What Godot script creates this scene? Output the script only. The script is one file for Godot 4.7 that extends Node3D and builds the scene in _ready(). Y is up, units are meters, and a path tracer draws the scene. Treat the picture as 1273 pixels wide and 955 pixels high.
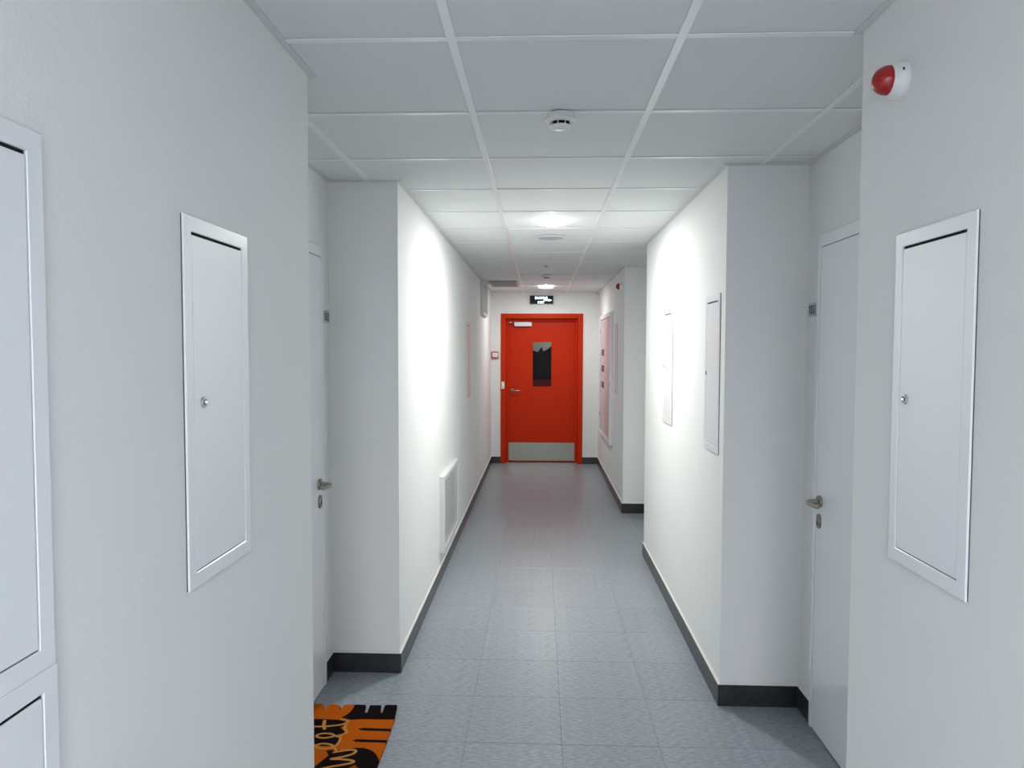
extends Node3D
# A corridor with white walls, a grid ceiling, a tiled floor and a red fire door at its end.
# x runs right, y up, and the corridor runs towards -z; V(x, y, d) takes the distance d from the camera.

const CEIL := 2.423
const LW := -0.695    # left corridor wall
const RW := 0.82      # right corridor wall
const LN := -1.035    # back of the left door niche
const RN := 1.175     # back of the right door niches
const END := 10.3     # end wall
const BACK := -4.2    # wall behind the camera

var used := {}
var M := {}
var lock_mesh: ArrayMesh

func V(x: float, y: float, d: float) -> Vector3:
	return Vector3(x, y, -d)

# ---------------------------------------------------------------- naming
func numbered(called: String) -> String:
	if not used.has(called):
		used[called] = 0
		return called
	used[called] += 1
	return "%s_%03d" % [called, used[called]]

func tag(o: Node3D, label := "", category := "", group := "", kind := "") -> Node3D:
	if label: o.set_meta("label", label)
	if category: o.set_meta("category", category)
	if group: o.set_meta("group", group)
	if kind: o.set_meta("kind", kind)
	return o

func thing(called: String, at := Vector3.ZERO, turn := 0.0) -> Node3D:
	var o := Node3D.new()
	o.name = numbered(called)
	o.position = at
	o.rotation.y = turn
	add_child(o, true)
	return o

func put(called: String, mesh: Mesh, mat: Material, parent: Node = null, at := Vector3.ZERO) -> MeshInstance3D:
	var o := MeshInstance3D.new()
	o.name = numbered(called) if parent == null else called
	o.mesh = mesh
	o.material_override = mat
	o.position = at
	o.cast_shadow = GeometryInstance3D.SHADOW_CASTING_SETTING_ON
	(self if parent == null else parent).add_child(o, true)
	return o

# ---------------------------------------------------------------- shapes
func begin() -> SurfaceTool:
	var st := SurfaceTool.new()
	st.begin(Mesh.PRIMITIVE_TRIANGLES)
	return st

func poly(st: SurfaceTool, pts: Array, out: Vector3) -> void:
	# a flat convex face, seen from the side that out points to
	var n: Vector3 = (pts[1] - pts[0]).cross(pts[2] - pts[0])
	if n.length() < 1e-12: return
	n = n.normalized()
	var p := pts.duplicate()
	if n.dot(out) > 0.0:
		p.reverse()
	else:
		n = -n
	for i in range(1, p.size() - 1):
		for q in [p[0], p[i], p[i + 1]]:
			st.set_normal(n)
			st.add_vertex(q)

func box(st: SurfaceTool, lo: Vector3, hi: Vector3, c := 0.0) -> void:
	# a box with chamfered edges
	var a := Vector3(minf(lo.x, hi.x), minf(lo.y, hi.y), minf(lo.z, hi.z))
	var b := Vector3(maxf(lo.x, hi.x), maxf(lo.y, hi.y), maxf(lo.z, hi.z))
	var mid := (a + b) * 0.5
	var h := (b - a) * 0.5
	c = minf(c, minf(h.x, minf(h.y, h.z)) * 0.95)
	var ax := [Vector3.RIGHT, Vector3.UP, Vector3.BACK]
	for k in 3:
		var i := (k + 1) % 3
		var j := (k + 2) % 3
		for s in [-1.0, 1.0]:
			var o: Vector3 = mid + ax[k] * (h[k] * s)
			var u: Vector3 = ax[i] * (h[i] - c)
			var v: Vector3 = ax[j] * (h[j] - c)
			poly(st, [o - u - v, o + u - v, o + u + v, o - u + v], ax[k] * s)
	if c <= 0.0: return
	for k in 3:
		var i := (k + 1) % 3
		var j := (k + 2) % 3
		var w: Vector3 = ax[k] * (h[k] - c)
		for s in [-1.0, 1.0]:
			for t in [-1.0, 1.0]:
				var p: Vector3 = mid + ax[i] * (h[i] * s) + ax[j] * ((h[j] - c) * t)
				var q: Vector3 = mid + ax[i] * ((h[i] - c) * s) + ax[j] * (h[j] * t)
				poly(st, [p - w, q - w, q + w, p + w], ax[i] * s + ax[j] * t)
	for s in [-1.0, 1.0]:
		for t in [-1.0, 1.0]:
			for r in [-1.0, 1.0]:
				var e := Vector3(s, t, r)
				poly(st, [mid + Vector3(h.x, h.y - c, h.z - c) * e, mid + Vector3(h.x - c, h.y, h.z - c) * e, mid + Vector3(h.x - c, h.y - c, h.z) * e], e)

func ring(st: SurfaceTool, o: Rect2, i: Rect2, n0: float, n1: float, xf: Transform3D) -> void:
	# a flat frame: outer and inner rectangles in the xy plane of xf, from depth n0 (back) to n1 (front)
	var f := func(p: Vector2, n: float) -> Vector3: return xf * Vector3(p.x, p.y, n)
	var oc := [o.position, Vector2(o.end.x, o.position.y), o.end, Vector2(o.position.x, o.end.y)]
	var ic := [i.position, Vector2(i.end.x, i.position.y), i.end, Vector2(i.position.x, i.end.y)]
	var c := minf(0.0012, absf(n1 - n0) * 0.3)
	var cx := [Vector2(1, 1), Vector2(-1, 1), Vector2(-1, -1), Vector2(1, -1)]
	var top := n1 - c * signf(n1 - n0)
	for k in 4:
		var m := (k + 1) % 4
		var a: Vector2 = oc[k] + cx[k] * c
		var b: Vector2 = oc[m] + cx[m] * c
		var d: Vector2 = ic[m] - cx[m] * c
		var e: Vector2 = ic[k] - cx[k] * c
		var side: Vector2 = [Vector2(0, -1), Vector2(1, 0), Vector2(0, 1), Vector2(-1, 0)][k]
		var out: Vector3 = xf.basis * Vector3(side.x, side.y, 0)
		var nn: Vector3 = xf.basis * Vector3(0, 0, signf(n1 - n0))
		poly(st, [f.call(a, n1), f.call(b, n1), f.call(d, n1), f.call(e, n1)], nn)
		poly(st, [f.call(oc[k], n0), f.call(oc[m], n0), f.call(ic[m], n0), f.call(ic[k], n0)], -nn)
		poly(st, [f.call(oc[k], n0), f.call(oc[m], n0), f.call(oc[m], top), f.call(oc[k], top)], out)
		poly(st, [f.call(oc[k], top), f.call(oc[m], top), f.call(b, n1), f.call(a, n1)], out + nn)
		poly(st, [f.call(ic[k], n0), f.call(ic[m], n0), f.call(ic[m], top), f.call(ic[k], top)], -out)
		poly(st, [f.call(ic[k], top), f.call(ic[m], top), f.call(d, n1), f.call(e, n1)], nn - out)

func wall_frame(s: float) -> Transform3D:
	# x runs along the wall, y up, z out of the wall into the room
	return Transform3D(Basis(Vector3(0, 0, -s), Vector3(0, 1, 0), Vector3(s, 0, 0)), Vector3.ZERO)

func box_mesh(lo: Vector3, hi: Vector3, c := 0.0) -> ArrayMesh:
	var st := begin()
	box(st, lo, hi, c)
	return st.commit()

func lathe(st: SurfaceTool, prof: Array, seg := 32, xf := Transform3D.IDENTITY) -> void:
	# profile points (radius, height) turned about +y; each stretch gets its own normal, so edges stay crisp
	for k in prof.size() - 1:
		var p: Vector2 = prof[k]
		var q: Vector2 = prof[k + 1]
		var d := (q - p)
		if d.length() < 1e-7: continue
		var nn := Vector2(d.y, -d.x).normalized()
		var np := nn
		var nq := nn
		if k > 0:
			var e: Vector2 = (p - prof[k - 1])
			var m := Vector2(e.y, -e.x).normalized()
			if m.dot(nn) > 0.8: np = (m + nn).normalized()
		if k < prof.size() - 2:
			var e2: Vector2 = (prof[k + 2] - q)
			var m2 := Vector2(e2.y, -e2.x).normalized()
			if m2.dot(nn) > 0.8: nq = (m2 + nn).normalized()
		for i in seg:
			var a := TAU * i / seg
			var b := TAU * (i + 1) / seg
			var va := Vector3(cos(a), 0, sin(a))
			var vb := Vector3(cos(b), 0, sin(b))
			var P := [va * p.x + Vector3.UP * p.y, vb * p.x + Vector3.UP * p.y, vb * q.x + Vector3.UP * q.y, va * q.x + Vector3.UP * q.y]
			var N := [va * np.x + Vector3.UP * np.y, vb * np.x + Vector3.UP * np.y, vb * nq.x + Vector3.UP * nq.y, va * nq.x + Vector3.UP * nq.y]
			for t in [[0, 1, 2], [0, 2, 3]]:
				var A: Vector3 = P[t[0]]
				var B: Vector3 = P[t[1]]
				var C: Vector3 = P[t[2]]
				var face := (B - A).cross(C - A)
				if face.length() < 1e-14: continue
				var order: Array = t if (face.dot(N[t[0]]) < 0.0) == (xf.basis.determinant() > 0.0) else [t[0], t[2], t[1]]
				for w in order:
					st.set_normal((xf.basis * (N[w] as Vector3)).normalized())
					st.add_vertex(xf * (P[w] as Vector3))

func lathe_mesh(prof: Array, seg := 32, xf := Transform3D.IDENTITY) -> ArrayMesh:
	var st := begin()
	lathe(st, prof, seg, xf)
	return st.commit()

func tube(st: SurfaceTool, path: Array, radii: Array, seg := 14) -> void:
	# a round bar along a path; radii are Vector2(sideways, upright)
	var rings := []
	for k in path.size():
		var d: Vector3 = (path[mini(k + 1, path.size() - 1)] - path[maxi(k - 1, 0)]).normalized()
		var up := Vector3.UP if absf(d.y) < 0.9 else Vector3.RIGHT
		var side := d.cross(up).normalized()
		up = side.cross(d).normalized()
		var ring := []
		for i in seg:
			var a := TAU * i / seg
			ring.append([path[k] + side * cos(a) * radii[k].x + up * sin(a) * radii[k].y, (side * cos(a) / radii[k].x + up * sin(a) / radii[k].y).normalized()])
		rings.append(ring)
	for k in path.size() - 1:
		for i in seg:
			var j := (i + 1) % seg
			var q := [rings[k][i], rings[k][j], rings[k + 1][j], rings[k + 1][i]]
			for t in [[0, 1, 2], [0, 2, 3]]:
				var f: Vector3 = (q[t[1]][0] - q[t[0]][0]).cross(q[t[2]][0] - q[t[0]][0])
				var order: Array = t if f.dot(q[t[0]][1]) < 0.0 else [t[0], t[2], t[1]]
				for w in order:
					st.set_normal(q[w][1])
					st.add_vertex(q[w][0])
	for e in [0, path.size() - 1]:
		var ring: Array = []
		for r in rings[e]: ring.append(r[0])
		poly(st, ring, path[e] - path[1 if e == 0 else e - 1])

func prism(st: SurfaceTool, plan: PackedVector2Array, y0: float, y1: float) -> void:
	# plan points are (x, distance); an upright prism over any simple polygon
	var idx := Geometry2D.triangulate_polygon(plan)
	for i in range(0, idx.size(), 3):
		var t := [plan[idx[i]], plan[idx[i + 1]], plan[idx[i + 2]]]
		for y in [y0, y1]:
			poly(st, t.map(func(p): return V(p.x, y, p.y)), Vector3.UP if y == y1 else Vector3.DOWN)
	var cw := Geometry2D.is_polygon_clockwise(plan)
	for i in plan.size():
		var p := plan[i]
		var q := plan[(i + 1) % plan.size()]
		var d := (q - p).normalized()
		var n := Vector2(-d.y, d.x) if cw else Vector2(d.y, -d.x)
		poly(st, [V(p.x, y0, p.y), V(q.x, y0, q.y), V(q.x, y1, q.y), V(p.x, y1, p.y)], V(n.x, 0, n.y))

func offset_path(pts: Array, w: float) -> Array:
	# the polyline moved w to its left hand in the (x, distance) plan, mitred
	var o := []
	for i in pts.size():
		var n := Vector2.ZERO
		var ns := []
		if i > 0:
			var d: Vector2 = (pts[i] - pts[i - 1]).normalized()
			ns.append(Vector2(-d.y, d.x))
		if i < pts.size() - 1:
			var d: Vector2 = (pts[i + 1] - pts[i]).normalized()
			ns.append(Vector2(-d.y, d.x))
		if ns.size() == 1:
			n = ns[0]
		else:
			n = (ns[0] + ns[1]) / (1.0 + ns[0].dot(ns[1]))
		o.append(pts[i] + n * w)
	return o

func strip(st: SurfaceTool, pts: Array, prof: Array) -> void:
	# sweep a closed profile of (distance from the wall, height) along a wall line
	var lines: Array = prof.map(func(p): return offset_path(pts, p.x))
	var centre := Vector2.ZERO
	for p in prof: centre += p / prof.size()
	for i in pts.size() - 1:
		var d: Vector2 = (pts[i + 1] - pts[i]).normalized()
		var nl := Vector2(-d.y, d.x)
		for k in prof.size():
			var k2 := (k + 1) % prof.size()
			var mid: Vector2 = (prof[k] + prof[k2]) * 0.5 - centre
			var a: Vector2 = lines[k][i]
			var b: Vector2 = lines[k][i + 1]
			var c: Vector2 = lines[k2][i + 1]
			var e: Vector2 = lines[k2][i]
			var edge: Vector2 = prof[k2] - prof[k]
			var on := Vector2(edge.y, -edge.x)
			if on.dot(mid) < 0.0: on = -on
			poly(st, [V(a.x, prof[k].y, a.y), V(b.x, prof[k].y, b.y), V(c.x, prof[k2].y, c.y), V(e.x, prof[k2].y, e.y)], V(nl.x * on.x, on.y, nl.y * on.x))
	for i in [0, pts.size() - 1]:
		var face := []
		for k in prof.size(): face.append(V(lines[k][i].x, prof[k].y, lines[k][i].y))
		var away: Vector2 = pts[i] - pts[1 if i == 0 else i - 1]
		poly(st, face, V(away.x, 0, away.y))

# ---------------------------------------------------------------- materials
func paint(called: String, color: Color, rough := 0.5, metal := 0.0, spec := 0.5) -> StandardMaterial3D:
	var m := StandardMaterial3D.new()
	m.resource_name = called
	m.albedo_color = color
	m.roughness = rough
	m.metallic = metal
	m.metallic_specular = spec
	M[called] = m
	return m

func noise_tex(freq: float, octaves: int, seed_: int, lo: Color, hi: Color, size := 512) -> NoiseTexture2D:
	var f := FastNoiseLite.new()
	f.noise_type = FastNoiseLite.TYPE_SIMPLEX_SMOOTH
	f.frequency = freq
	f.fractal_octaves = octaves
	f.seed = seed_
	var t := NoiseTexture2D.new()
	t.width = size
	t.height = size
	t.seamless = true
	t.noise = f
	var g := Gradient.new()
	g.set_color(0, lo)
	g.set_color(1, hi)
	t.color_ramp = g
	return t

func tri(m: StandardMaterial3D, s: Vector3) -> void:
	m.uv1_triplanar = true
	m.uv1_world_triplanar = true
	m.uv1_scale = s

func relief(m: StandardMaterial3D, freq: float, depth_cm: float, seed_: int, s: Vector3) -> void:
	m.heightmap_enabled = true
	m.heightmap_texture = noise_tex(freq, 4, seed_, Color.BLACK, Color.WHITE)
	m.heightmap_scale = depth_cm
	tri(m, s)

func materials() -> void:
	var w := paint("wall_paint", Color(0.938, 0.946, 0.945), 0.75, 0.0, 0.35)
	relief(w, 0.03, 0.04, 3, Vector3(5, 5, 5))
	var t := paint("ceiling_board", Color(0.92, 0.93, 0.93), 0.9, 0.0, 0.3)
	relief(t, 0.06, 0.03, 5, Vector3(4, 4, 4))
	paint("grid_enamel", Color(0.965, 0.975, 0.985), 0.3, 0.0, 0.55)
	paint("trim_enamel", Color(0.86, 0.87, 0.87), 0.4)
	# porcelain floor with fine streaks across the corridor
	for k in 4:
		var v: float = [0.0, 0.006, -0.006, 0.003][k]
		var f := paint("floor_tile_%d" % k, Color(1, 1, 1), 0.34, 0.0, 0.5)
		f.albedo_texture = noise_tex(0.02, 4, 11 + k, Color(0.475 + v, 0.511 + v, 0.547 + v), Color(0.645 + v, 0.676 + v, 0.708 + v))
		tri(f, Vector3(2.3, 1, 9.5))
	paint("grout", Color(0.49, 0.52, 0.54), 0.9)
	var b := paint("plinth_tile", Color(1, 1, 1), 0.3, 0.0, 0.6)
	b.albedo_texture = noise_tex(0.02, 4, 31, Color(0.12, 0.124, 0.14), Color(0.20, 0.205, 0.225))
	tri(b, Vector3(2, 3, 2))
	paint("sealant", Color(0.88, 0.88, 0.86), 0.6)
	paint("hatch_enamel", Color(0.955, 0.97, 0.99), 0.24, 0.0, 0.7)
	paint("shade_grey", Color(0.34, 0.35, 0.37), 0.8)  # tone of the painted shadow line round the hatch frames
	paint("door_white", Color(0.965, 0.975, 0.995), 0.25, 0.0, 0.7)
	paint("gap_dark", Color(0.03, 0.03, 0.035), 0.9)
	var r := paint("door_red", Color(0.79, 0.175, 0.0), 0.45, 0.0, 0.3)
	relief(r, 0.05, 0.01, 7, Vector3(6, 6, 6))
	paint("steel", Color(0.62, 0.60, 0.56), 0.28, 1.0)
	paint("chrome", Color(0.82, 0.83, 0.85), 0.12, 1.0)
	var s := paint("brushed_steel", Color(0.62, 0.63, 0.58), 0.4, 1.0)
	s.roughness_texture = noise_tex(0.02, 4, 41, Color(0.75, 0.75, 0.75), Color.WHITE)
	tri(s, Vector3(1, 14, 1))
	paint("plastic_white", Color(0.92, 0.925, 0.925), 0.38)
	paint("plastic_lilac", Color(0.78, 0.78, 0.84), 0.35)
	paint("plastic_black", Color(0.012, 0.012, 0.014), 0.5, 0.0, 0.35)
	paint("siren_red", Color(0.66, 0.01, 0.015), 0.08, 0.0, 0.6)
	paint("signal_red", Color(0.75, 0.06, 0.06), 0.35)
	paint("plate_metal", Color(0.72, 0.76, 0.76), 0.4, 0.2)
	paint("ink", Color(0.20, 0.23, 0.23), 0.6)
	paint("vent_grey", Color(0.86, 0.865, 0.865), 0.45)
	paint("vent_shade", Color(0.24, 0.24, 0.25), 0.7)
	paint("meter_pink_reflection", Color(0.80, 0.72, 0.74), 0.22, 0.0, 0.6)  # white enamel with the red door's reflection put into its colour
	paint("meter_glass", Color(0.10, 0.06, 0.06), 0.35, 0.0, 0.4)
	paint("lobby_paint", Color(0.50, 0.51, 0.53), 0.7)
	paint("grille_grey", Color(0.62, 0.62, 0.66), 0.5)
	paint("landing_darkness", Color(0.04, 0.04, 0.045), 0.9)  # near-black colour stands in for the darkness of the landing
	paint("stair_plaster", Color(0.72, 0.78, 0.75), 0.9)
	var g := paint("window_glass", Color(0.02, 0.03, 0.03, 0.05), 0.03, 0.0, 0.2)
	g.transparency = BaseMaterial3D.TRANSPARENCY_ALPHA
	var l := paint("lamp_diffuser", Color(0.95, 0.95, 0.95), 0.4)
	l.emission_enabled = true
	l.emission = Color(1.0, 1.0, 0.97)
	l.emission_energy_multiplier = 4.0
	var x := paint("sign_glow", Color(0.9, 0.95, 1.0), 0.4)
	x.emission_enabled = true
	x.emission = Color(0.88, 0.94, 1.0)
	x.emission_energy_multiplier = 1.6

# ---------------------------------------------------------------- light
func area_light(called: String, at: Vector3, side: float, energy: float, color: Color) -> void:
	var a := AreaLight3D.new()
	a.name = called
	a.position = at
	a.rotation_degrees = Vector3(-90, 0, 0)
	a.area_size = Vector2(side, side)
	a.light_energy = energy
	a.light_color = color
	a.shadow_enabled = true
	a.area_range = 14.0
	add_child(a, true)

func ceiling_lamp(x: float, d: float, energy: float, label: String, lit: bool, tint := Color(1.0, 1.0, 0.975)) -> void:
	var o := thing("ceiling_lamp", V(x, CEIL, d))
	tag(o, label, "lamp", "round lamps along the middle of the ceiling")
	put("ring", lathe_mesh([Vector2(0.104, 0.0), Vector2(0.104, -0.002), Vector2(0.101, -0.005), Vector2(0.094, -0.005), Vector2(0.093, -0.002)], 40), M.plastic_white, o)
	put("diffuser", lathe_mesh([Vector2(0.0935, -0.002), Vector2(0.0930, -0.011), Vector2(0.0890, -0.018), Vector2(0.078, -0.0215), Vector2(0.05, -0.023), Vector2(0.0, -0.0235)] if lit else [Vector2(0.0935, -0.002), Vector2(0.0925, -0.006), Vector2(0.086, -0.009), Vector2(0.06, -0.0115), Vector2(0.0, -0.0125)], 40), M.lamp_diffuser if lit else M.plastic_lilac, o)
	if lit:
		area_light("lamp_light", V(x, CEIL - 0.025, d), 0.12, energy * 0.975, tint)
		var b := OmniLight3D.new()
		b.name = "lamp_side_light"
		b.position = V(x, CEIL - 0.016, d)
		b.light_energy = energy * 0.025
		b.light_color = tint
		b.light_size = 0.014
		b.omni_range = 14.0
		b.omni_attenuation = 2.0
		b.shadow_enabled = true
		add_child(b, true)

func _ready() -> void:
	# ---- camera
	var cam := Camera3D.new()
	cam.name = "camera"
	cam.keep_aspect = Camera3D.KEEP_HEIGHT
	cam.fov = 55.536
	cam.near = 0.05
	cam.transform = Transform3D(Basis(Vector3(0.99925, 0.00265, -0.03872), Vector3(-0.00445, 0.99891, -0.04641), Vector3(0.03856, 0.04655, 0.99817)).orthonormalized(), Vector3(0, 1.61, 0))
	add_child(cam)
	cam.current = true
	# ---- surroundings and exposure
	var env := Environment.new()
	env.background_mode = Environment.BG_COLOR
	env.background_color = Color(0.0, 0.0, 0.0)
	env.tonemap_mode = Environment.TONE_MAPPER_LINEAR
	env.tonemap_exposure = 1.56
	env.sdfgi_enabled = true
	env.ssao_enabled = true
	env.ssil_enabled = true
	var we := WorldEnvironment.new()
	we.name = "surroundings"
	we.environment = env
	add_child(we)
	materials()
	lamps()
	shell()
	ceiling_grid()
	floor_tiles()
	niche_doors()
	red_door()
	hatches()
	vents()
	ceiling_fittings()
	wall_fittings()
	door_mat()

func lamps() -> void:
	ceiling_lamp(0.072, 4.655, 2.05, "lit round ceiling lamp in mid-corridor, the brighter and nearer of the two glowing ones", true)
	ceiling_lamp(0.07, 9.36, 0.86, "small-looking lit round ceiling lamp right above the red door's exit sign", true)
	# added fill light: an unseen square panel in the ceiling behind the viewer
	var o := thing("fill_panel", V(0.064, CEIL, -2.554))
	tag(o, "added square fill panel, unseen in the ceiling behind the viewer", "lamp")
	var st := begin()
	ring(st, Rect2(-0.297, -0.297, 0.594, 0.594), Rect2(-0.28, -0.28, 0.56, 0.56), 0.0, 0.010, Transform3D(Basis(Vector3.RIGHT, Vector3.BACK, Vector3.DOWN), Vector3.ZERO))
	put("panel_frame", st.commit(), M.plastic_white, o)
	put("diffuser", box_mesh(Vector3(-0.28, -0.006, -0.28), Vector3(0.28, -0.001, 0.28)), M.lamp_diffuser, o)
	area_light("fill_light", V(0.064, CEIL - 0.012, -2.554), 0.55, 9.2, Color(0.985, 0.98, 1.0))
	ceiling_lamp(0.35, 10.98, 0.3, "added unseen round lamp behind the red door, brightens the stair soffit", true)  # added unseen lamp, brightens the stair soffit in the window
	ceiling_lamp(0.07, 5.31, 0.0, "unlit lilac-grey round ceiling disc just beyond the brightest lamp", false)

# ---------------------------------------------------------------- shell
func shell() -> void:
	var top := 2.7
	# side walls: the inner outline with its door niches, the outer face straight
	var st := begin()
	prism(st, PackedVector2Array([Vector2(LW, BACK), Vector2(LW, 2.18), Vector2(LN, 2.18), Vector2(LN, 3.55), Vector2(LW, 3.55), Vector2(LW, END), Vector2(-1.35, END), Vector2(-1.35, BACK)]), -0.1, top)
	tag(put("wall_left", st.commit(), M.wall_paint), "long white left corridor wall with one door niche", "wall", "", "structure")
	st = begin()
	prism(st, PackedVector2Array([Vector2(RW, BACK), Vector2(RW, 1.93), Vector2(RN, 1.93), Vector2(RN, 3.28), Vector2(RW, 3.28), Vector2(RW, 5.71), Vector2(RN, 5.71), Vector2(RN, 7.19), Vector2(RW, 7.19), Vector2(RW, END), Vector2(1.5, END), Vector2(1.5, BACK)]), -0.1, top)
	tag(put("wall_right", st.commit(), M.wall_paint), "long white right corridor wall with two door niches", "wall", "", "structure")
	# end wall, round the fire door's opening
	st = begin()
	box(st, V(-1.35, -0.1, END), V(-0.535, top, END + 0.2))
	box(st, V(0.576, -0.1, END), V(1.5, top, END + 0.2))
	box(st, V(-0.535, 2.10, END), V(0.576, top, END + 0.2))
	tag(put("wall_end", st.commit(), M.wall_paint), "short white end wall around the red door", "wall", "", "structure")
	tag(put("wall_back", box_mesh(V(-1.35, -0.1, BACK - 0.2), V(1.5, top, BACK)), M.lobby_paint), "plain grey wall closing the corridor behind the viewer", "wall", "", "structure")
	# landing behind the fire door
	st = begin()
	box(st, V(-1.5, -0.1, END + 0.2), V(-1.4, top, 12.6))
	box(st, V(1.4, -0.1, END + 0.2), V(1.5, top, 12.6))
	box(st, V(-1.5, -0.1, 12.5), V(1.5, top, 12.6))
	tag(put("wall_landing", st.commit(), M.landing_darkness), "stair landing walls coloured near-black for its gloom, seen through the door's window", "wall", "", "structure")
	tag(put("trim_3", box_mesh(V(-1.4, 0.0, 12.46), V(1.4, 1.10, 12.5)), M.door_red), "added red panel imitating a reflection, seen low through the door's window", "dado", "", "structure")  # added red panel, imitates the red reflection low in the glass
	# skirting of dark tile with a pale bead of sealant on top
	var sk := [Vector2(0.0, 0.0), Vector2(0.010, 0.0), Vector2(0.010, 0.096), Vector2(0.008, 0.098), Vector2(0.0, 0.098)]
	var bead := [Vector2(0.0, 0.098), Vector2(0.0095, 0.098), Vector2(0.003, 0.1045), Vector2(0.0, 0.1085)]
	var left := [[Vector2(-0.557, END), Vector2(LW, END), Vector2(LW, 3.55), Vector2(LN, 3.55), Vector2(LN, 3.415)],
		[Vector2(LN, 2.42), Vector2(LN, 2.18), Vector2(LW, 2.18), Vector2(LW, 1.0)], [Vector2(LW, 0.38), Vector2(LW, BACK)]]
	var right := [[Vector2(RW, BACK), Vector2(RW, 1.93), Vector2(RN, 1.93), Vector2(RN, 2.12)],
		[Vector2(RN, 3.125), Vector2(RN, 3.28), Vector2(RW, 3.28), Vector2(RW, 5.71), Vector2(RN, 5.71), Vector2(RN, 7.19), Vector2(RW, 7.19), Vector2(RW, END), Vector2(0.598, END)]]
	for side in [["baseboard_left", left, "dark grey tile skirting along the foot of the left wall"], ["baseboard_right", right, "dark grey tile skirting along the foot of the right wall"]]:
		st = begin()
		var sb := begin()
		for run in side[1]:
			strip(st, run, sk)
			strip(sb, run, bead)
		var o := put(side[0], st.commit(), M.plinth_tile)
		tag(o, side[2], "skirting", "", "structure")
		put("sealant_bead", sb.commit(), M.sealant, o)
	# metal edge angle where the ceiling grid meets the walls
	var ang := [Vector2(0.0, CEIL - 0.001), Vector2(0.021, CEIL - 0.001), Vector2(0.021, CEIL + 0.003), Vector2(0.0, CEIL + 0.003)]
	st = begin()
	strip(st, [Vector2(LW, END), Vector2(LW, 3.55), Vector2(LN, 3.55), Vector2(LN, 2.18), Vector2(LW, 2.18), Vector2(LW, BACK)], ang)
	tag(put("trim_1", st.commit(), M.trim_enamel), "white edge angle between the ceiling and the left wall", "trim", "", "structure")
	st = begin()
	strip(st, [Vector2(RW, BACK), Vector2(RW, 1.93), Vector2(RN, 1.93), Vector2(RN, 3.28), Vector2(RW, 3.28), Vector2(RW, 5.71), Vector2(RN, 5.71), Vector2(RN, 7.19), Vector2(RW, 7.19), Vector2(RW, END), Vector2(LW, END)], ang)
	tag(put("trim_2", st.commit(), M.trim_enamel), "white edge angle between the ceiling and the right and end walls", "trim", "", "structure")

func inside(x0: float, x1: float, d0: float, d1: float) -> bool:
	for r in [[LW, RW, BACK, END], [LN, LW, 2.18, 3.55], [RW, RN, 1.93, 3.28], [RW, RN, 5.71, 7.19]]:
		if x1 > r[0] + 0.003 and x0 < r[1] - 0.003 and d1 > r[2] + 0.003 and d0 < r[3] - 0.003:
			return true
	return false

func ceiling_grid() -> void:
	var c := put("ceiling", box_mesh(V(-1.5, CEIL + 0.08, BACK - 0.2), V(1.5, CEIL + 0.2, 12.6)), M.wall_paint)
	tag(c, "suspended ceiling of square white boards in a white metal grid", "ceiling", "", "structure")
	var xs := [-1.436, -0.836, -0.236, 0.364, 0.964, 1.564]
	var rng := RandomNumberGenerator.new()
	rng.seed = 4
	var tile := box_mesh(Vector3(-0.297, 0.0, -0.297), Vector3(0.297, 0.012, 0.297), 0.0015)
	var tee := box_mesh(Vector3(-0.288, 0.0, -0.012), Vector3(0.288, 0.0030, 0.012), 0.0006)
	for n in range(-11, 15):
		var d0 := 1.946 + 0.6 * n
		for k in 5:
			if inside(xs[k], xs[k + 1], d0, d0 + 0.6) and d0 < END:
				put("ceiling_tile", tile, M.ceiling_board, c, V(xs[k] + 0.3, CEIL + 0.0033 + rng.randf() * 0.0010, d0 + 0.3))
			if n > -11 and d0 < END and inside(xs[k], xs[k + 1], d0 - 0.01, d0 + 0.01):
				put("cross_tee", tee, M.grid_enamel, c, V(xs[k] + 0.3, CEIL, d0))
	for k in range(1, 5):
		put("main_runner", box_mesh(V(xs[k] - 0.012, CEIL - 0.0004, BACK), V(xs[k] + 0.012, CEIL + 0.0035, END), 0.0006), M.grid_enamel, c)

func floor_tiles() -> void:
	var f := put("floor", box_mesh(V(-1.5, -0.2, BACK - 0.2), V(1.5, -0.0012, 12.6)), M.grout)
	tag(f, "grey porcelain tile floor of the corridor", "floor", "", "structure")
	var rng := RandomNumberGenerator.new()
	rng.seed = 9
	var px := 0.3955
	var pd := 0.4015
	for n in range(-18, 19):
		var d0 := 2.915 + pd * n
		var k := -3
		while k < 3:
			var x0 := 0.095 + px * k
			k += 1
			var d1 := d0 + pd
			if not inside(x0, x0 + px, d0, d1): continue
			var lo := V(x0 + 0.0007, -0.009, d0 + 0.0007)
			var hi := V(x0 + px - 0.0007, 0.0, minf(d1, END + 0.1) - 0.0007)
			put("floor_tile", box_mesh(lo, hi, 0.0007), M["floor_tile_%d" % rng.randi_range(0, 3)], f)

# ---------------------------------------------------------------- doors
func lever(parent: Node, at: Vector3, out: Vector3, along: Vector3) -> void:
	# a rose, a neck standing off the door and a lever that tapers along the leaf
	var h := put("door_handle", _lever_mesh(out, along), M.steel, parent, at)
	h.set_meta("label", "satin metal lever handle")

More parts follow.
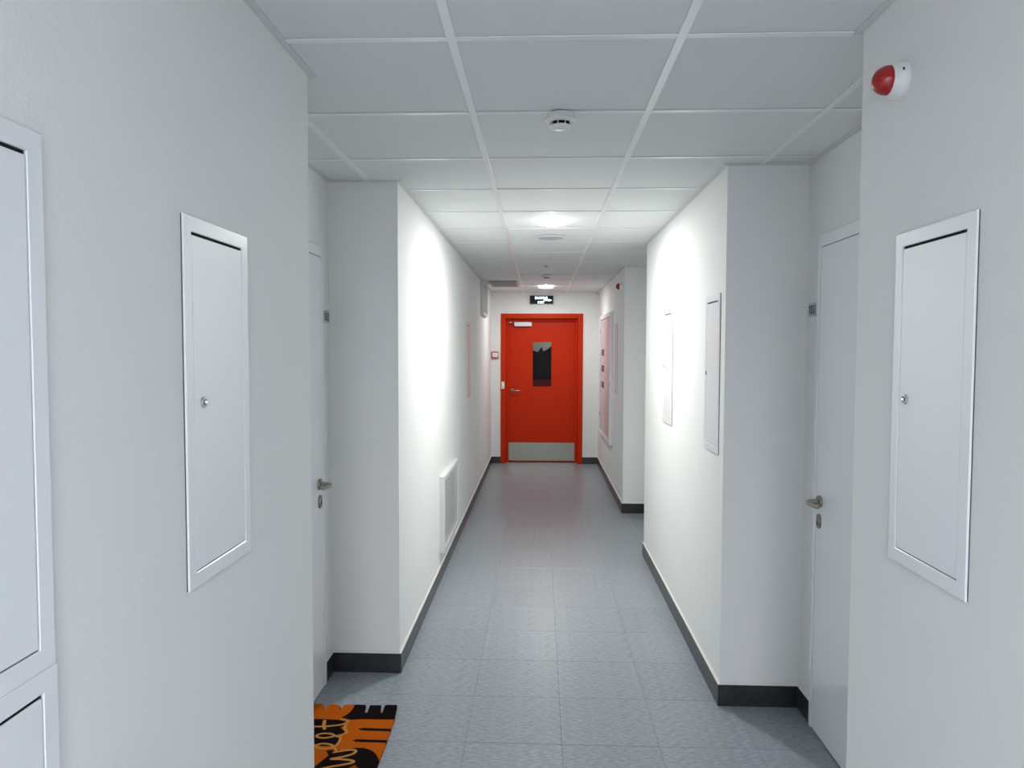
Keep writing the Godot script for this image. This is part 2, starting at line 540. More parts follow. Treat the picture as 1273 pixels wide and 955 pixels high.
func _lever_mesh(out: Vector3, along: Vector3) -> ArrayMesh:
	var st := begin()
	var face := Basis(along, out, along.cross(out))
	lathe(st, [Vector2(0.026, 0.0), Vector2(0.026, 0.006), Vector2(0.0235, 0.0095), Vector2(0.012, 0.011), Vector2(0.0105, 0.012)], 28, Transform3D(face, Vector3.ZERO))
	var path := []
	var rad := []
	for p in [[0.008, 0.0, 0.0105, 0.0105], [0.035, 0.0, 0.010, 0.010], [0.046, 0.004, 0.010, 0.0105], [0.054, 0.014, 0.0095, 0.011], [0.057, 0.03, 0.0085, 0.011], [0.057, 0.06, 0.007, 0.0105], [0.055, 0.095, 0.006, 0.0095], [0.052, 0.118, 0.0045, 0.007], [0.051, 0.123, 0.002, 0.003]]:
		path.append(out * p[0] + along * p[1])
		rad.append(Vector2(p[2], p[3]))
	tube(st, path, rad, 16)
	return st.commit()

func niche_door(called: String, x: float, s: float, d0: float, d1: float, handle_d: float, label: String) -> void:
	# s: direction of the room from the wall (+1 when the door is on the left wall)
	var o := thing(called, V(x, 0, (d0 + d1) * 0.5))
	tag(o, label, "door", "", "structure")
	var h := (d1 - d0) * 0.5
	var st := begin()
	box(st, Vector3(0, 0, h - 0.025), Vector3(s * 0.014, 2.09, h), 0.0015)
	box(st, Vector3(0, 0, -h), Vector3(s * 0.014, 2.09, -h + 0.025), 0.0015)
	box(st, Vector3(0, 2.041, -h + 0.025), Vector3(s * 0.014, 2.09, h - 0.025), 0.0015)
	put("door_frame", st.commit(), M.door_white, o)
	put("door_leaf", box_mesh(Vector3(0, 0.006, -h + 0.028), Vector3(s * 0.0125, 2.038, h - 0.028), 0.0015), M.door_white, o)
	var hz := -(handle_d - (d0 + d1) * 0.5)
	lever(o, Vector3(s * 0.0125, 0.985, hz), Vector3(s, 0, 0), Vector3(0, 0, 1))
	st = begin()
	var face := Basis(Vector3(0, 0, 0.8), Vector3(s, 0, 0), Vector3(0, 1, 0) * 1.25)
	lathe(st, [Vector2(0.025, 0.0), Vector2(0.025, 0.006), Vector2(0.022, 0.009), Vector2(0.012, 0.0095), Vector2(0.0115, 0.006)], 28, Transform3D(face, Vector3.ZERO))
	lathe(st, [Vector2(0.0115, 0.006), Vector2(0.010, 0.011), Vector2(0.0, 0.0112)], 20, Transform3D(Basis(Vector3(0, 0, 1), Vector3(s, 0, 0), Vector3(0, 1, 0)), Vector3(0, 0.008, 0)))
	var e := put("escutcheon", st.commit(), M.steel, o, Vector3(s * 0.0125, 0.903, hz))
	e.set_meta("label", "oval satin metal lock escutcheon")
	put("keyhole", box_mesh(Vector3(s * 0.0088, -0.017, -0.0022), Vector3(s * 0.0104, -0.003, 0.0022), 0.0005), M.gap_dark, e)

func niche_doors() -> void:
	niche_door("door_2", RN, -1.0, 2.12, 3.122, 3.048, "flush white door with lever handle in the right niche, next to plate 102")
	niche_door("door_3", LN, 1.0, 2.42, 3.412, 3.325, "flush white door in the left niche beside the orange mat, seen edge-on")
	number_plate("102", V(RN, 1.787, 3.207), -1.0, "small pale number plate reading 102 beside the right white door")
	number_plate("103", V(LN, 1.767, 3.496), 1.0, "small pale number plate with dark digits beside the left white door")

func number_plate(digits: String, at: Vector3, s: float, label: String) -> void:
	var o := thing("number_plate", at)
	tag(o, label, "plate", "number plates beside the niche doors")
	put("plate", box_mesh(Vector3(0, -0.029, -0.041), Vector3(s * 0.004, 0.029, 0.041), 0.001), M.plate_metal, o)
	var t := MeshInstance3D.new()
	t.name = "digits"
	t.mesh = lettering(digits, 0.037, 0.0010)
	t.material_override = M.ink
	t.rotation.y = s * PI / 2
	t.position = Vector3(s * 0.0046, 0, 0)
	o.add_child(t, true)

func lettering(s: String, height: float, depth: float, bold := false) -> TextMesh:
	var f := SystemFont.new()
	f.font_names = PackedStringArray(["Droid Sans"])
	if bold: f.font_weight = 700
	var t := TextMesh.new()
	t.text = s
	t.font = f
	t.font_size = 64
	t.pixel_size = height / 46.0
	t.depth = depth
	t.curve_step = 2.0
	return t

func red_door() -> void:
	var o := thing("door_1", V(0, 0, END))
	tag(o, "bright red fire door with a narrow dark window at the corridor's end", "door", "", "structure")
	# frame: face casing, then a rebated inner stop
	var st := begin()
	for s in [[-0.557, -0.488], [0.531, 0.598]]:
		box(st, V(s[0], 0, -0.014), V(s[1], 2.122, 0.002), 0.003)
	box(st, V(-0.488, 2.056, -0.014), V(0.531, 2.122, 0.002), 0.003)
	box(st, V(-0.535, 0, 0.0), V(-0.486, 2.10, 0.195), 0.002)
	box(st, V(0.529, 0, 0.0), V(0.576, 2.10, 0.195), 0.002)
	box(st, V(-0.486, 2.058, 0.0), V(0.529, 2.10, 0.195), 0.002)
	put("door_frame", st.commit(), M.door_red, o)
	st = begin()
	box(st, V(-0.486, 0, 0.075), V(-0.456, 2.058, 0.10), 0.002)
	box(st, V(0.499, 0, 0.075), V(0.529, 2.058, 0.10), 0.002)
	box(st, V(-0.456, 2.018, 0.075), V(0.499, 2.058, 0.10), 0.002)
	put("door_stop", st.commit(), M.door_red, o)
	# leaf with its window opening
	var a := -0.472
	var b := 0.515
	var w0 := -0.128
	var w1 := 0.180
	var h0 := 1.067
	var h1 := 1.745
	var z0 := 0.115
	var z1 := 0.175
	st = begin()
	ring(st, Rect2(a, 0.012, b - a, 2.024), Rect2(w0, h0, w1 - w0, h1 - h0), -z1, -z0, Transform3D.IDENTITY)
	var leaf := put("door_leaf", st.commit(), M.door_red, o)
	st = begin()
	ring(st, Rect2(w0, h0, w1 - w0, h1 - h0), Rect2(w0 + 0.022, h0 + 0.022, w1 - w0 - 0.044, h1 - h0 - 0.044), -z0 - 0.024, -z0 + 0.004, Transform3D.IDENTITY)
	put("glazing_bead", st.commit(), M.door_red, leaf)
	var gl := put("window_pane", box_mesh(V(w0 + 0.004, h0 + 0.004, z0 + 0.026), V(w1 - 0.004, h1 - 0.004, z0 + 0.032)), M.window_glass, leaf)
	gl.set_meta("label", "narrow dark window pane")
	var kick := put("kick_plate", box_mesh(V(-0.450, 0.026, z0 - 0.0025), V(0.493, 0.284, z0), 0.0008), M.brushed_steel, o)
	kick.set_meta("label", "brushed steel kick plate")
	put("threshold", box_mesh(V(-0.486, 0.0, 0.07), V(0.529, 0.004, 0.195), 0.0015), M.brushed_steel, o)
	# overhead closer with its folded arm
	var cl := put("door_closer", box_mesh(V(-0.372, 1.945, 0.055), V(-0.122, 2.008, z0), 0.008), M.plastic_white, o)
	cl.set_meta("label", "pale metal door closer")
	st = begin()
	tube(st, [V(-0.335, 2.012, 0.055), V(-0.445, 1.998, 0.012), V(-0.47, 1.99, 0.02)], [Vector2(0.009, 0.005), Vector2(0.009, 0.005), Vector2(0.009, 0.005)], 10)
	put("closer_arm", st.commit(), M.steel, cl)
	lever(o, V(-0.405, 1.03, z0), Vector3(0, 0, 1), Vector3(1, 0, 0))
	var eb := put("exit_button", box_mesh(V(-0.548, 1.06, -0.036), V(-0.503, 1.162, -0.014), 0.005), M.plastic_white, o)
	eb.set_meta("label", "small pale box on the red frame")
	put("button_cap", lathe_mesh([Vector2(0.012, 0.0), Vector2(0.012, 0.003), Vector2(0.0, 0.004)], 16, Transform3D(Basis(Vector3(1, 0, 0), Vector3(0, 0, 1), Vector3(0, -1, 0)), V(-0.5255, 1.11, -0.036))), M.chrome, eb)
	# what shows through the window: the underside of a stair flight over a dark landing
	st = begin()
	var pts := PackedVector2Array([Vector2(-0.17, 1.80), Vector2(0.23, 1.80), Vector2(0.20, 1.70), Vector2(0.12, 1.63), Vector2(0.05, 1.59), Vector2(0.02, 1.66), Vector2(-0.04, 1.58), Vector2(-0.10, 1.60), Vector2(-0.15, 1.68)])
	var idx := Geometry2D.triangulate_polygon(pts)
	for i in range(0, idx.size(), 3):
		for zz in [0.0, 0.12]:
			poly(st, [V(pts[idx[i]].x, pts[idx[i]].y, zz), V(pts[idx[i + 1]].x, pts[idx[i + 1]].y, zz), V(pts[idx[i + 2]].x, pts[idx[i + 2]].y, zz)], Vector3(0, 0, 1 if zz == 0.0 else -1))
	for i in pts.size():
		var p := pts[i]
		var q := pts[(i + 1) % pts.size()]
		var n := Vector2(q.y - p.y, p.x - q.x)
		poly(st, [V(p.x, p.y, 0), V(q.x, q.y, 0), V(q.x, q.y, 0.12), V(p.x, p.y, 0.12)], Vector3(n.x, n.y, 0) * (-1.0 if Geometry2D.is_polygon_clockwise(pts) else 1.0))
	box(st, V(-0.3, 1.80, 0.0), V(0.35, 2.5, 0.12))
	tag(put("stair_soffit", st.commit(), M.stair_plaster, null, V(0, 0, 11.25)), "pale underside of stairs glimpsed at the top of the red door's window", "stairs")

# ---------------------------------------------------------------- hatches
func hatch(called: String, x: float, s: float, d0: float, d1: float, y0: float, y1: float, lock_d: float, label: String, group: String) -> void:
	var o := thing(called, V(x, y0, (d0 + d1) * 0.5))
	tag(o, label, "hatch", group)
	var h := (d1 - d0) * 0.5
	var t := y1 - y0
	var f := 0.031
	var st := begin()
	ring(st, Rect2(-h, 0, 2 * h, t), Rect2(-h + f, f, 2 * (h - f), t - 2 * f), 0.0028, 0.0068, wall_frame(s))
	put("hatch_frame", st.commit(), M.hatch_enamel, o)
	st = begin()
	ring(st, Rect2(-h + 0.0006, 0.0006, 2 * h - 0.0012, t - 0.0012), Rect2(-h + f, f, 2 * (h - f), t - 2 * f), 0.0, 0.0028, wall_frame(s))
	put("shade_ring", st.commit(), M.shade_grey, o)  # dark ring imitates the shadow line along the frame's outer edge
	# the dark gap above and around the leaf
	put("gap", box_mesh(Vector3(0, f, -h + f), Vector3(s * 0.0006, t - f, h - f)), M.gap_dark, o)
	var leaf := put("hatch_door", box_mesh(Vector3(s * 0.0008, f + 0.0022, -h + f + 0.0018), Vector3(s * 0.0058, t - f - 0.0058, h - f - 0.0018), 0.0012), M.hatch_enamel, o)
	if lock_d > 0.0:
		var face := Basis(Vector3(0, 0, 1), Vector3(s, 0, 0), Vector3(0, s, 0))
		var lk := put("lock", lock_mesh, M.chrome, leaf, Vector3(s * 0.0058, t * 0.5, -(lock_d - (d0 + d1) * 0.5)))
		lk.basis = face
		lk.set_meta("label", "small chrome key lock")
		var kb := put("key_slot", box_mesh(Vector3(-0.0022, 0.0019, -0.0048), Vector3(0.0022, 0.0023, 0.0048), 0.0002), M.gap_dark, leaf, lk.position)
		kb.basis = face

func hatches() -> void:
	lock_mesh = lathe_mesh([Vector2(0.0115, 0.0), Vector2(0.0115, 0.003), Vector2(0.0098, 0.0048), Vector2(0.0082, 0.005), Vector2(0.007, 0.0022), Vector2(0.0, 0.0019)], 24)
	var g := "white metal access hatches on the corridor walls"
	hatch("access_hatch", LW, 1.0, 1.393, 1.700, 1.130, 1.873, 1.464, "large white metal wall hatch on the nearest stretch of left wall", g)
	hatch("access_hatch", RW, -1.0, 1.407, 1.717, 1.130, 1.875, 1.656, "large white metal wall hatch on the right wall below the near red siren", g)
	hatch("access_hatch", RW, -1.0, 3.362, 3.640, 1.132, 1.872, 3.604, "grey-white hatch right at the corner beyond the 102 door", g)
	hatch("access_hatch", RW, -1.0, 4.545, 4.870, 1.142, 1.874, 4.83, "pale hatch in the brightest part of the right wall, opposite the mid-corridor lamp", g)
	hatch("access_hatch", LW, 1.0, 6.866, 7.17, 1.155, 1.875, 0.0, "thin-looking hatch far along the left wall, beyond the low vent", g)
	hatch("access_hatch", RW, -1.0, 7.80, 8.05, 1.150, 1.90, 0.0, "narrow far hatch between the meter cabinet and the wall corner", g)
	var g2 := "stacked cupboard hatches at the left edge"
	hatch("cupboard_hatch", LW, 1.0, 0.397, 0.995, 1.162, 1.906, 0.0, "tall upper hatch of the two stacked at the near end of the left wall", g2)
	hatch("cupboard_hatch", LW, 1.0, 0.397, 0.999, 0.40, 1.1615, 0.0, "lower hatch of the two stacked at the near end of the left wall, partly visible", g2)
	# electrical meter cabinet, standing proud of the wall
	var o := thing("meter_cabinet", V(RW, 0.53, 9.02))
	tag(o, "tall white electricity cabinet, pink reflection painted into its doors, with three pairs of small dark windows by the red door", "cabinet")
	var st := begin()
	box(st, V(-0.035, 0, -0.73), V(0, 1.52, -0.66), 0.002)
	box(st, V(-0.035, 0, 0.66), V(0, 1.52, 0.73), 0.002)
	box(st, V(-0.035, 0, -0.66), V(0, 0.05, 0.66), 0.002)
	box(st, V(-0.035, 1.47, -0.66), V(0, 1.52, 0.66), 0.002)
	put("cabinet_frame", st.commit(), M.hatch_enamel, o)
	var gap := put("gap", box_mesh(V(-0.006, 0.05, -0.66), V(0, 1.47, 0.66)), M.gap_dark, o)
	gap.set_meta("label", "dark gap around the cabinet doors")
	for k in 2:
		var a := -0.655 + 0.657 * k
		var leaf := put("cabinet_door", box_mesh(V(-0.028, 0.054, a), V(-0.0065, 1.466, a + 0.652), 0.002), M.meter_pink_reflection, o)
		if k == 1:
			for r in 3:
				for c in 2:
					put("meter_window", box_mesh(V(-0.0305, 0.605 + 0.203 * r, 0.10 + 0.20 * c), V(-0.028, 0.685 + 0.203 * r, 0.22 + 0.20 * c), 0.001), M.meter_glass, leaf)
			for y in [0.22, 1.30]:
				put("hinge", box_mesh(V(-0.034, y, 0.635), V(-0.028, y + 0.05, 0.65), 0.001), M.steel, leaf)

# ---------------------------------------------------------------- vents
func wall_vent(x: float, s: float, d0: float, d1: float, y0: float, y1: float, label: String) -> void:
	var o := thing("wall_vent", V(x, y0, (d0 + d1) * 0.5))
	tag(o, label, "vent", "white mesh vents on the left wall")
	var h := (d1 - d0) * 0.5
	var t := y1 - y0
	var f := 0.032
	var st := begin()
	ring(st, Rect2(-h, 0, 2 * h, t), Rect2(-h + f, f, 2 * (h - f), t - 2 * f), 0.0, 0.036, wall_frame(s))
	put("vent_frame", st.commit(), M.vent_grey, o)
	put("duct_opening", box_mesh(Vector3(0, f, -h + f), Vector3(s * 0.004, t - f, h - f)), M.vent_shade, o)
	# expanded mesh: two sets of slanting strips, clipped to the frame
	st = begin()
	var rect := Rect2(Vector2(-h + f, f), Vector2(2.0 * (h - f), t - 2.0 * f))
	var step := 0.034
	for dir in [1.0, -1.0]:
		var c: float = -rect.size.y - 0.02
		while c < rect.size.x + rect.size.y + 0.02:
			var a := Vector2(rect.position.x + c, rect.position.y if dir > 0 else rect.end.y)
			var b := a + Vector2(rect.size.y, rect.size.y * dir)
			c += step
			# clip sideways
			var lo := maxf(a.x, rect.position.x)
			var hi := minf(b.x, rect.end.x)
			if hi - lo < 0.003: continue
			var p0 := a + (b - a) * ((lo - a.x) / (b.x - a.x))
			var p1 := a + (b - a) * ((hi - a.x) / (b.x - a.x))
			var n := Vector2(-(p1 - p0).y, (p1 - p0).x).normalized() * 0.0031
			var q := [p0 - n, p1 - n, p1 + n, p0 + n]
			var front := []
			var face: float = 0.0300 + 0.0003 * dir
			for v in q: front.append(Vector3(s * face, v.y, v.x))
			poly(st, front, Vector3(s, 0, 0))
			for e in [[0, 1], [2, 3]]:
				var u: Vector2 = q[e[0]]
				var w: Vector2 = q[e[1]]
				var out: Vector2 = n * (-1.0 if e[0] == 0 else 1.0)
				poly(st, [Vector3(s * face, u.y, u.x), Vector3(s * face, w.y, w.x), Vector3(s * (face - 0.0008), w.y, w.x), Vector3(s * (face - 0.0008), u.y, u.x)], Vector3(0, out.y, out.x))
	tag(put("mesh_screen", st.commit(), M.vent_grey, o), "white diamond mesh", "", "", "stuff")

func vents() -> void:
	wall_vent(LW, 1.0, 5.00, 5.86, 0.195, 0.728, "low white mesh vent just above the skirting of the left wall")
	wall_vent(LW, 1.0, 8.45, 9.20, 2.02, CEIL - 0.004, "high mesh vent at the far end of the left wall, tight under the ceiling")
	# slatted grille in the far left of the ceiling
	var o := thing("ceiling_grille", V(-0.45, CEIL, 9.0))
	tag(o, "grey slatted ceiling grille in the far left corner before the end wall", "grille")
	var st := begin()
	for s in [[-0.165, -0.35, 0.165, -0.325], [-0.165, 0.325, 0.165, 0.35], [-0.165, -0.325, -0.145, 0.325], [0.145, -0.325, 0.165, 0.325]]:
		box(st, V(s[0], -0.010, s[1]), V(s[2], 0, s[3]), 0.002)
	put("grille_frame", st.commit(), M.grille_grey, o)
	put("duct_opening", box_mesh(V(-0.145, -0.002, -0.325), V(0.145, 0, 0.325)), M.vent_shade, o)
	for k in 13:
		st = begin()
		var d := -0.30 + 0.05 * k
		poly(st, [V(-0.145, -0.002, d - 0.012), V(0.145, -0.002, d - 0.012), V(0.145, -0.010, d + 0.012), V(-0.145, -0.010, d + 0.012)], Vector3(0, -1, 0.3))
		poly(st, [V(-0.145, -0.0008, d - 0.012), V(0.145, -0.0008, d - 0.012), V(0.145, -0.0088, d + 0.012), V(-0.145, -0.0088, d + 0.012)], Vector3(0, 1, -0.3))
		put("slat", st.commit(), M.grille_grey, o)

# ---------------------------------------------------------------- fittings
func detector(d: float, label: String) -> void:
	var o := thing("smoke_detector", V(0.066, CEIL, d))
	tag(o, label, "smoke detector", "round smoke detectors on the ceiling")
	put("mounting_base", lathe_mesh([Vector2(0.047, 0.0), Vector2(0.048, -0.010), Vector2(0.050, -0.014)], 36), M.plastic_white, o)
	put("housing", lathe_mesh([Vector2(0.050, -0.014), Vector2(0.0535, -0.019), Vector2(0.0535, -0.024), Vector2(0.046, -0.028), Vector2(0.036, -0.029), Vector2(0.035, -0.027)], 36), M.plastic_white, o)
	put("sensing_slot", lathe_mesh([Vector2(0.030, -0.026), Vector2(0.030, -0.040)], 30), M.plastic_black, o)
	var cap := put("cap", lathe_mesh([Vector2(0.032, -0.038), Vector2(0.037, -0.039), Vector2(0.0365, -0.043), Vector2(0.028, -0.047), Vector2(0.012, -0.049), Vector2(0.0, -0.0493)], 36), M.plastic_white, o)
	for k in 8:
		var a := TAU * k / 8.0 + 0.28
		var c := Vector3(cos(a), 0, sin(a)) * 0.0335
		var st := begin()
		tube(st, [c + Vector3(0, -0.027, 0), c + Vector3(0, -0.040, 0)], [Vector2(0.0022, 0.0022), Vector2(0.0022, 0.0022)], 8)
		put("rib", st.commit(), M.plastic_white, cap)

func ceiling_fittings() -> void:
	detector(2.565, "near white smoke detector with dark slots, hanging from the ceiling in front")
	detector(7.95, "far smoke detector above the red door, before the last lamp")
	var o := thing("ceiling_sensor", V(0.055, CEIL, 7.05))
	tag(o, "tiny round sensor on the ceiling before the far smoke detector", "sensor")
	put("flange", lathe_mesh([Vector2(0.024, 0.0), Vector2(0.024, -0.003), Vector2(0.014, -0.006)], 24), M.plastic_white, o)
	put("sensor_tip", lathe_mesh([Vector2(0.014, -0.005), Vector2(0.013, -0.014), Vector2(0.007, -0.019), Vector2(0.0, -0.020)], 24), M.steel, o)

func siren(y: float, d: float, label: String) -> void:
	var o := thing("fire_siren", V(RW, y, d))
	tag(o, label, "siren", "red fire sirens on the right wall")
	var face := Transform3D(Basis(Vector3(0, 0, 1), Vector3(-1, 0, 0), Vector3(0, -1, 0)), Vector3.ZERO)
	put("siren_base", lathe_mesh([Vector2(0.043, 0.0), Vector2(0.0435, 0.006), Vector2(0.041, 0.016), Vector2(0.0365, 0.028), Vector2(0.034, 0.031), Vector2(0.028, 0.031)], 40, face), M.plastic_white, o)
	var dome := [Vector2(0.0335, 0.029)]
	for k in 13:
		var a := PI * 0.5 * k / 12.0
		dome.append(Vector2(0.0330 * cos(a), 0.031 + 0.035 * sin(a)))
	put("red_lens", lathe_mesh(dome, 40, face), M.siren_red, o)
	put("screw_recess", lathe_mesh([Vector2(0.0035, -0.002), Vector2(0.0035, 0.0012), Vector2(0.0, 0.0014)], 14, Transform3D(face.basis, Vector3(-0.0155, 0.012, 0.0385))), M.plastic_black, o)

func wall_fittings() -> void:
	siren(2.226, 1.725, "red domed fire siren on a white base, nearest, high on the right wall")
	siren(2.25, 7.40, "tiny far red siren high on the right wall near the corner before the red door")
	# exit sign over the door
	var o := thing("exit_sign", V(0.015, 2.314, END))
	tag(o, "black illuminated exit sign with white lettering over the red door", "sign")
	put("sign_housing", box_mesh(Vector3(-0.172, -0.066, 0.0), Vector3(0.172, 0.066, 0.028), 0.003), M.plate_metal, o)
	put("sign_panel", box_mesh(Vector3(-0.163, -0.058, 0.028), Vector3(0.163, 0.058, 0.030), 0.0005), M.plastic_black, o)
	for w in [["ВЫХОД", 0.036, Vector3(-0.006, 0.026, 0.0306)], ["EXIT", 0.032, Vector3(-0.008, -0.036, 0.0306)]]:
		var t := MeshInstance3D.new()
		t.name = "lettering"
		t.mesh = lettering(w[0], w[1], 0.0012, true)
		t.material_override = M.sign_glow
		t.position = w[2]
		o.add_child(t, true)
	var st := begin()
	for p in [[Vector2(0.03, -0.014), Vector2(0.10, -0.014), Vector2(0.10, 0.002), Vector2(0.03, 0.002)], [Vector2(0.10, -0.024), Vector2(0.145, -0.006), Vector2(0.10, 0.012)]]:
		var f: Array = p.map(func(q): return Vector3(q.x, q.y, 0.0312))
		poly(st, f, Vector3(0, 0, 1))
		for i in p.size():
			var a: Vector2 = p[i]
			var b: Vector2 = p[(i + 1) % p.size()]
			poly(st, [Vector3(a.x, a.y, 0.0312), Vector3(b.x, b.y, 0.0312), Vector3(b.x, b.y, 0.030), Vector3(a.x, a.y, 0.030)], Vector3(b.y - a.y, a.x - b.x, 0))
	put("arrow", st.commit(), M.sign_glow, o)
	# manual call point left of the door
	o = thing("call_point", V(-0.638, 1.538, END))
	tag(o, "small white and red fire alarm call point left of the red door", "call point")
	put("back_box", box_mesh(Vector3(-0.05, -0.048, 0), Vector3(0.05, 0.048, 0.03), 0.006), M.signal_red, o)
	put("front_plate", box_mesh(Vector3(-0.038, -0.030, 0.03), Vector3(0.044, 0.034, 0.036), 0.004), M.plastic_white, o)
	# small dark button beside the meter cabinet
	o = thing("wall_button", V(RW, 1.545, 10.05))
	tag(o, "tiny dark button on the right wall between meter cabinet and end wall", "button")
	put("button_plate", box_mesh(Vector3(-0.008, -0.025, -0.025), Vector3(0, 0.025, 0.025), 0.002), M.plastic_black, o)
	put("button_cap", lathe_mesh([Vector2(0.012, 0.0), Vector2(0.012, 0.006), Vector2(0.0, 0.008)], 16, Transform3D(Basis(Vector3(0, 0, 1), Vector3(-1, 0, 0), Vector3(0, -1, 0)), Vector3(-0.008, 0, 0))), M.steel, o)

# ---------------------------------------------------------------- mat
func stroke(px: Image, line: Array, r: float, c: Color, org: Vector2, k: float) -> void:
	for i in line.size() - 1:
		var a: Vector2 = (line[i] - org) * k
		var b: Vector2 = (line[i + 1] - org) * k
		var n := int((b - a).length() / 1.5) + 1
		for j in n + 1:
			disc(px, a.lerp(b, float(j) / n), r * k, c)

func disc(px: Image, at: Vector2, r: float, c: Color) -> void:
	for y in range(maxi(0, int(at.y - r)), mini(px.get_height() - 1, int(at.y + r) + 1) + 1):
		for x in range(maxi(0, int(at.x - r)), mini(px.get_width() - 1, int(at.x + r) + 1) + 1):
			if Vector2(x + 0.5, y + 0.5).distance_to(at) <= r:
				px.set_pixel(x, y, c)

func fill(px: Image, shape: Array, c: Color, org: Vector2, k: float) -> void:
	var pg := PackedVector2Array()
	var lo := Vector2(1e9, 1e9)
	var hi := -lo
	for p in shape:
		var q: Vector2 = (p - org) * k
		pg.append(q)
		lo = lo.min(q)
		hi = hi.max(q)
	for y in range(maxi(0, int(lo.y)), mini(px.get_height() - 1, int(hi.y) + 1) + 1):
		for x in range(maxi(0, int(lo.x)), mini(px.get_width() - 1, int(hi.x) + 1) + 1):
			if Geometry2D.is_point_in_polygon(Vector2(x + 0.5, y + 0.5), pg):
				px.set_pixel(x, y, c)

func smooth_line(pts: Array) -> Array:
	var c := Curve2D.new()
	for i in pts.size():
		var t: Vector2 = (pts[mini(i + 1, pts.size() - 1)] - pts[maxi(i - 1, 0)]) / 6.0
		c.add_point(pts[i], -t, t)
	return Array(c.tessellate(4))

func door_mat() -> void:
	# mat plane: u runs down the corridor (distance - 2.55), v from the corridor towards the left door
	var org := Vector2(-0.02, -0.02)
	var k := 900.0
	var size := Vector2(0.66, 0.44)
	var orange := Color(0.72, 0.345, 0.035)
	var dark := Color(0.075, 0.03, 0.03)
	var tan := Color(0.74, 0.52, 0.27)
	var px := Image.create(int(size.x * k), int(size.y * k), false, Image.FORMAT_RGB8)
	px.fill(orange)
	# big dark letters of the lower row
	fill(px, [Vector2(0.615, 0.205), Vector2(0.56, 0.205), Vector2(0.52, 0.214), Vector2(0.485, 0.235), Vector2(0.468, 0.19), Vector2(0.475, 0.14), Vector2(0.478, -0.02), Vector2(0.615, -0.02)], dark, org, k)
	for v in [[0.391, 0.140], [0.302, 0.142]]:
		fill(px, [Vector2(v[0] - 0.011, -0.02), Vector2(v[0] - 0.009, v[1] - 0.02), Vector2(v[0] + 0.002, v[1]), Vector2(v[0] + 0.011, v[1] - 0.02), Vector2(v[0] + 0.010, -0.02)], dark, org, k)
	var o_shape := []
	for i in 40:
		var a := TAU * i / 40.0
		o_shape.append(Vector2(0.118 + 0.132 * cos(a), 0.095 + 0.100 * sin(a)))
	fill(px, o_shape, dark, org, k)
	fill(px, [Vector2(0.04, -0.02), Vector2(0.04, 0.19), Vector2(0.12, 0.19), Vector2(0.18, 0.02), Vector2(0.15, -0.02)], dark, org, k)
	fill(px, [Vector2(0.13, 0.085), Vector2(0.10, 0.11), Vector2(0.08, 0.085), Vector2(0.10, 0.06)], orange.darkened(0.2), org, k)
	# the dark field behind the script word
	fill(px, [Vector2(0.472, 0.43), Vector2(0.466, 0.24), Vector2(0.455, 0.205), Vector2(0.43, 0.198), Vector2(0.40, 0.215), Vector2(0.37, 0.188), Vector2(0.33, 0.196), Vector2(0.29, 0.195), Vector2(0.262, 0.19), Vector2(0.255, 0.25), Vector2(0.275, 0.29), Vector2(0.30, 0.43)], dark, org, k)
	fill(px, [Vector2(0.225, 0.225), Vector2(0.235, 0.175), Vector2(0.20, 0.16), Vector2(0.10, 0.18), Vector2(0.10, 0.24), Vector2(0.19, 0.205)], dark, org, k)
	# script: a tan line of e, e, t after a w and an s, the line running down the corridor
	stroke(px, smooth_line([Vector2(0.455, 0.300), Vector2(0.420, 0.292), Vector2(0.388, 0.280)]), 0.0075, tan, org, k)
	stroke(px, smooth_line([Vector2(0.408, 0.40), Vector2(0.406, 0.33), Vector2(0.410, 0.275), Vector2(0.424, 0.224), Vector2(0.438, 0.205), Vector2(0.458, 0.200), Vector2(0.470, 0.232)]), 0.0065, tan, org, k)
	stroke(px, smooth_line([Vector2(0.424, 0.200), Vector2(0.395, 0.196), Vector2(0.366, 0.180), Vector2(0.345, 0.196), Vector2(0.333, 0.222), Vector2(0.318, 0.256), Vector2(0.322, 0.288), Vector2(0.338, 0.296), Vector2(0.352, 0.275), Vector2(0.350, 0.240), Vector2(0.334, 0.218), Vector2(0.330, 0.196)]), 0.0062, tan, org, k)
	stroke(px, smooth_line([Vector2(0.330, 0.196), Vector2(0.300, 0.190), Vector2(0.270, 0.194), Vector2(0.247, 0.206), Vector2(0.238, 0.236), Vector2(0.246, 0.268), Vector2(0.262, 0.276), Vector2(0.274, 0.255), Vector2(0.268, 0.218), Vector2(0.246, 0.198), Vector2(0.228, 0.186)]), 0.0062, tan, org, k)
	stroke(px, smooth_line([Vector2(0.214, 0.190), Vector2(0.226, 0.158), Vector2(0.234, 0.124), Vector2(0.226, 0.106), Vector2(0.204, 0.114), Vector2(0.182, 0.150), Vector2(0.166, 0.188), Vector2(0.166, 0.150), Vector2(0.160, 0.108), Vector2(0.148, 0.096), Vector2(0.134, 0.118), Vector2(0.110, 0.185), Vector2(0.09, 0.22)]), 0.0062, tan, org, k)
	stroke(px, smooth_line([Vector2(0.09, 0.22), Vector2(0.075, 0.17), Vector2(0.055, 0.13), Vector2(0.045, 0.18), Vector2(0.06, 0.25), Vector2(0.035, 0.28)]), 0.0062, tan, org, k)
	# coir: a coarse speckle over the print
	var rng := RandomNumberGenerator.new()
	rng.seed = 21
	for y in px.get_height():
		for x in px.get_width():
			var f := 0.80 + 0.36 * rng.randf()
			var c := px.get_pixel(x, y)
			px.set_pixel(x, y, Color(minf(c.r * f, 1), minf(c.g * f, 1), minf(c.b * f, 1)))
	px.generate_mipmaps()
	var m := paint("coir", Color.WHITE, 0.95, 0.0, 0.2)
	m.albedo_texture = ImageTexture.create_from_image(px)
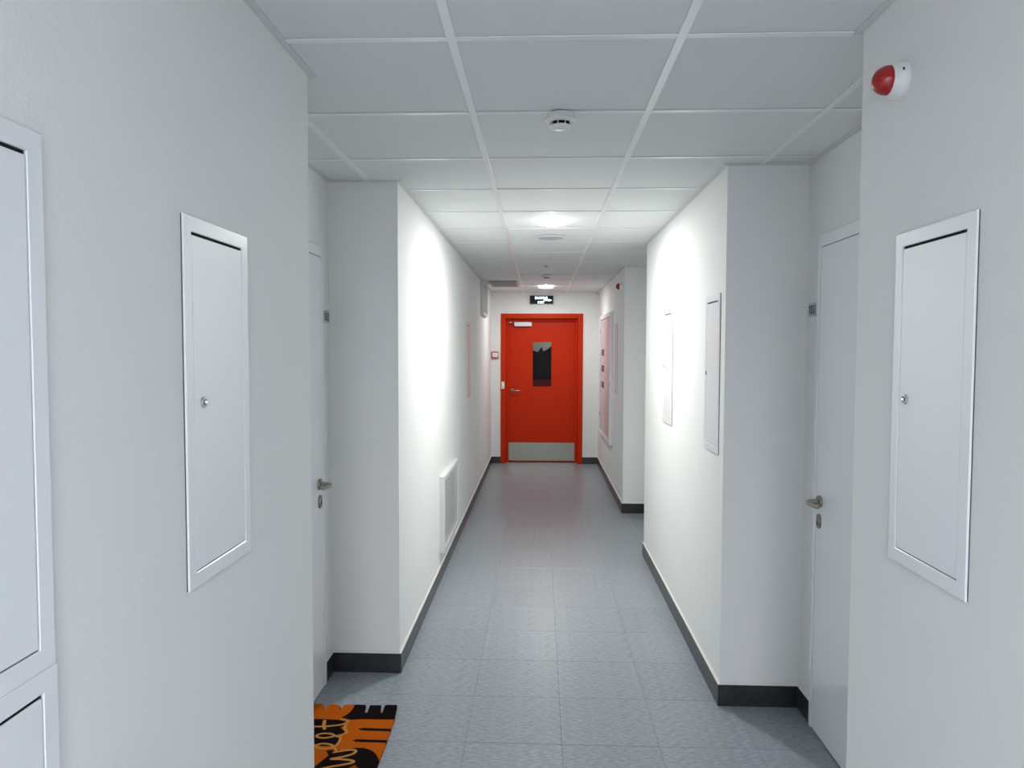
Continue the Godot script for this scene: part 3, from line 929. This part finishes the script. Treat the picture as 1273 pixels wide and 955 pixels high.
	# outline with the fringe-like notches of its far end
	var edge := [Vector2(0.0, 0.39), Vector2(0.598, 0.39), Vector2(0.606, 0.36), Vector2(0.590, 0.346), Vector2(0.566, 0.333), Vector2(0.540, 0.332), Vector2(0.566, 0.325), Vector2(0.592, 0.327), Vector2(0.607, 0.31), Vector2(0.598, 0.285), Vector2(0.582, 0.264), Vector2(0.540, 0.266), Vector2(0.572, 0.256), Vector2(0.600, 0.250), Vector2(0.603, 0.205), Vector2(0.602, 0.156), Vector2(0.552, 0.150), Vector2(0.533, 0.144), Vector2(0.533, 0.134), Vector2(0.600, 0.137), Vector2(0.602, 0.087), Vector2(0.555, 0.080), Vector2(0.537, 0.076), Vector2(0.534, 0.067), Vector2(0.599, 0.070), Vector2(0.608, 0.062), Vector2(0.606, 0.016), Vector2(0.480, 0.004), Vector2(0.30, 0.0), Vector2(0.0, 0.0)]
	var pg := PackedVector2Array(edge)
	var st := begin()
	var idx := Geometry2D.triangulate_polygon(pg)
	var place := func(p: Vector2, y: float) -> Vector3: return Vector3(-p.y, y, -p.x)
	for i in range(0, idx.size(), 3):
		var t := [pg[idx[i]], pg[idx[i + 1]], pg[idx[i + 2]]]
		var n: Vector3 = (place.call(t[1], 0.0) - place.call(t[0], 0.0)).cross(place.call(t[2], 0.0) - place.call(t[0], 0.0))
		if n.y > 0.0: t.reverse()
		for p in t:
			st.set_normal(Vector3.UP)
			st.set_uv(Vector2((p.x - org.x) / size.x, (p.y - org.y) / size.y))
			st.add_vertex(place.call(p, 0.014))
	var cw := Geometry2D.is_polygon_clockwise(pg)
	for i in pg.size():
		var a := pg[i]
		var b := pg[(i + 1) % pg.size()]
		var out := Vector2(b.y - a.y, a.x - b.x).normalized() * (-1.0 if cw else 1.0)
		var q := [[a, 0.0], [b, 0.0], [b, 0.014], [a, 0.014]]
		var P: Array = q.map(func(w): return place.call(w[0], w[1]))
		var nn := Vector3(-out.y, 0, -out.x)
		var order := [0, 1, 2, 0, 2, 3]
		if ((P[1] as Vector3) - P[0]).cross(P[2] - P[0]).dot(nn) > 0.0: order = [0, 2, 1, 0, 3, 2]
		for w in order:
			st.set_normal(nn)
			st.set_uv(Vector2((q[w][0].x - out.x * 0.004 - org.x) / size.x, (q[w][0].y - out.y * 0.004 - org.y) / size.y))
			st.add_vertex(P[w])
	var o := thing("door_mat", V(-0.62, 0.0, 2.58))
	tag(o, "orange and dark brown coir doormat with big letters and tan script by the left door", "doormat")
	put("mat_pile", st.commit(), m, o)
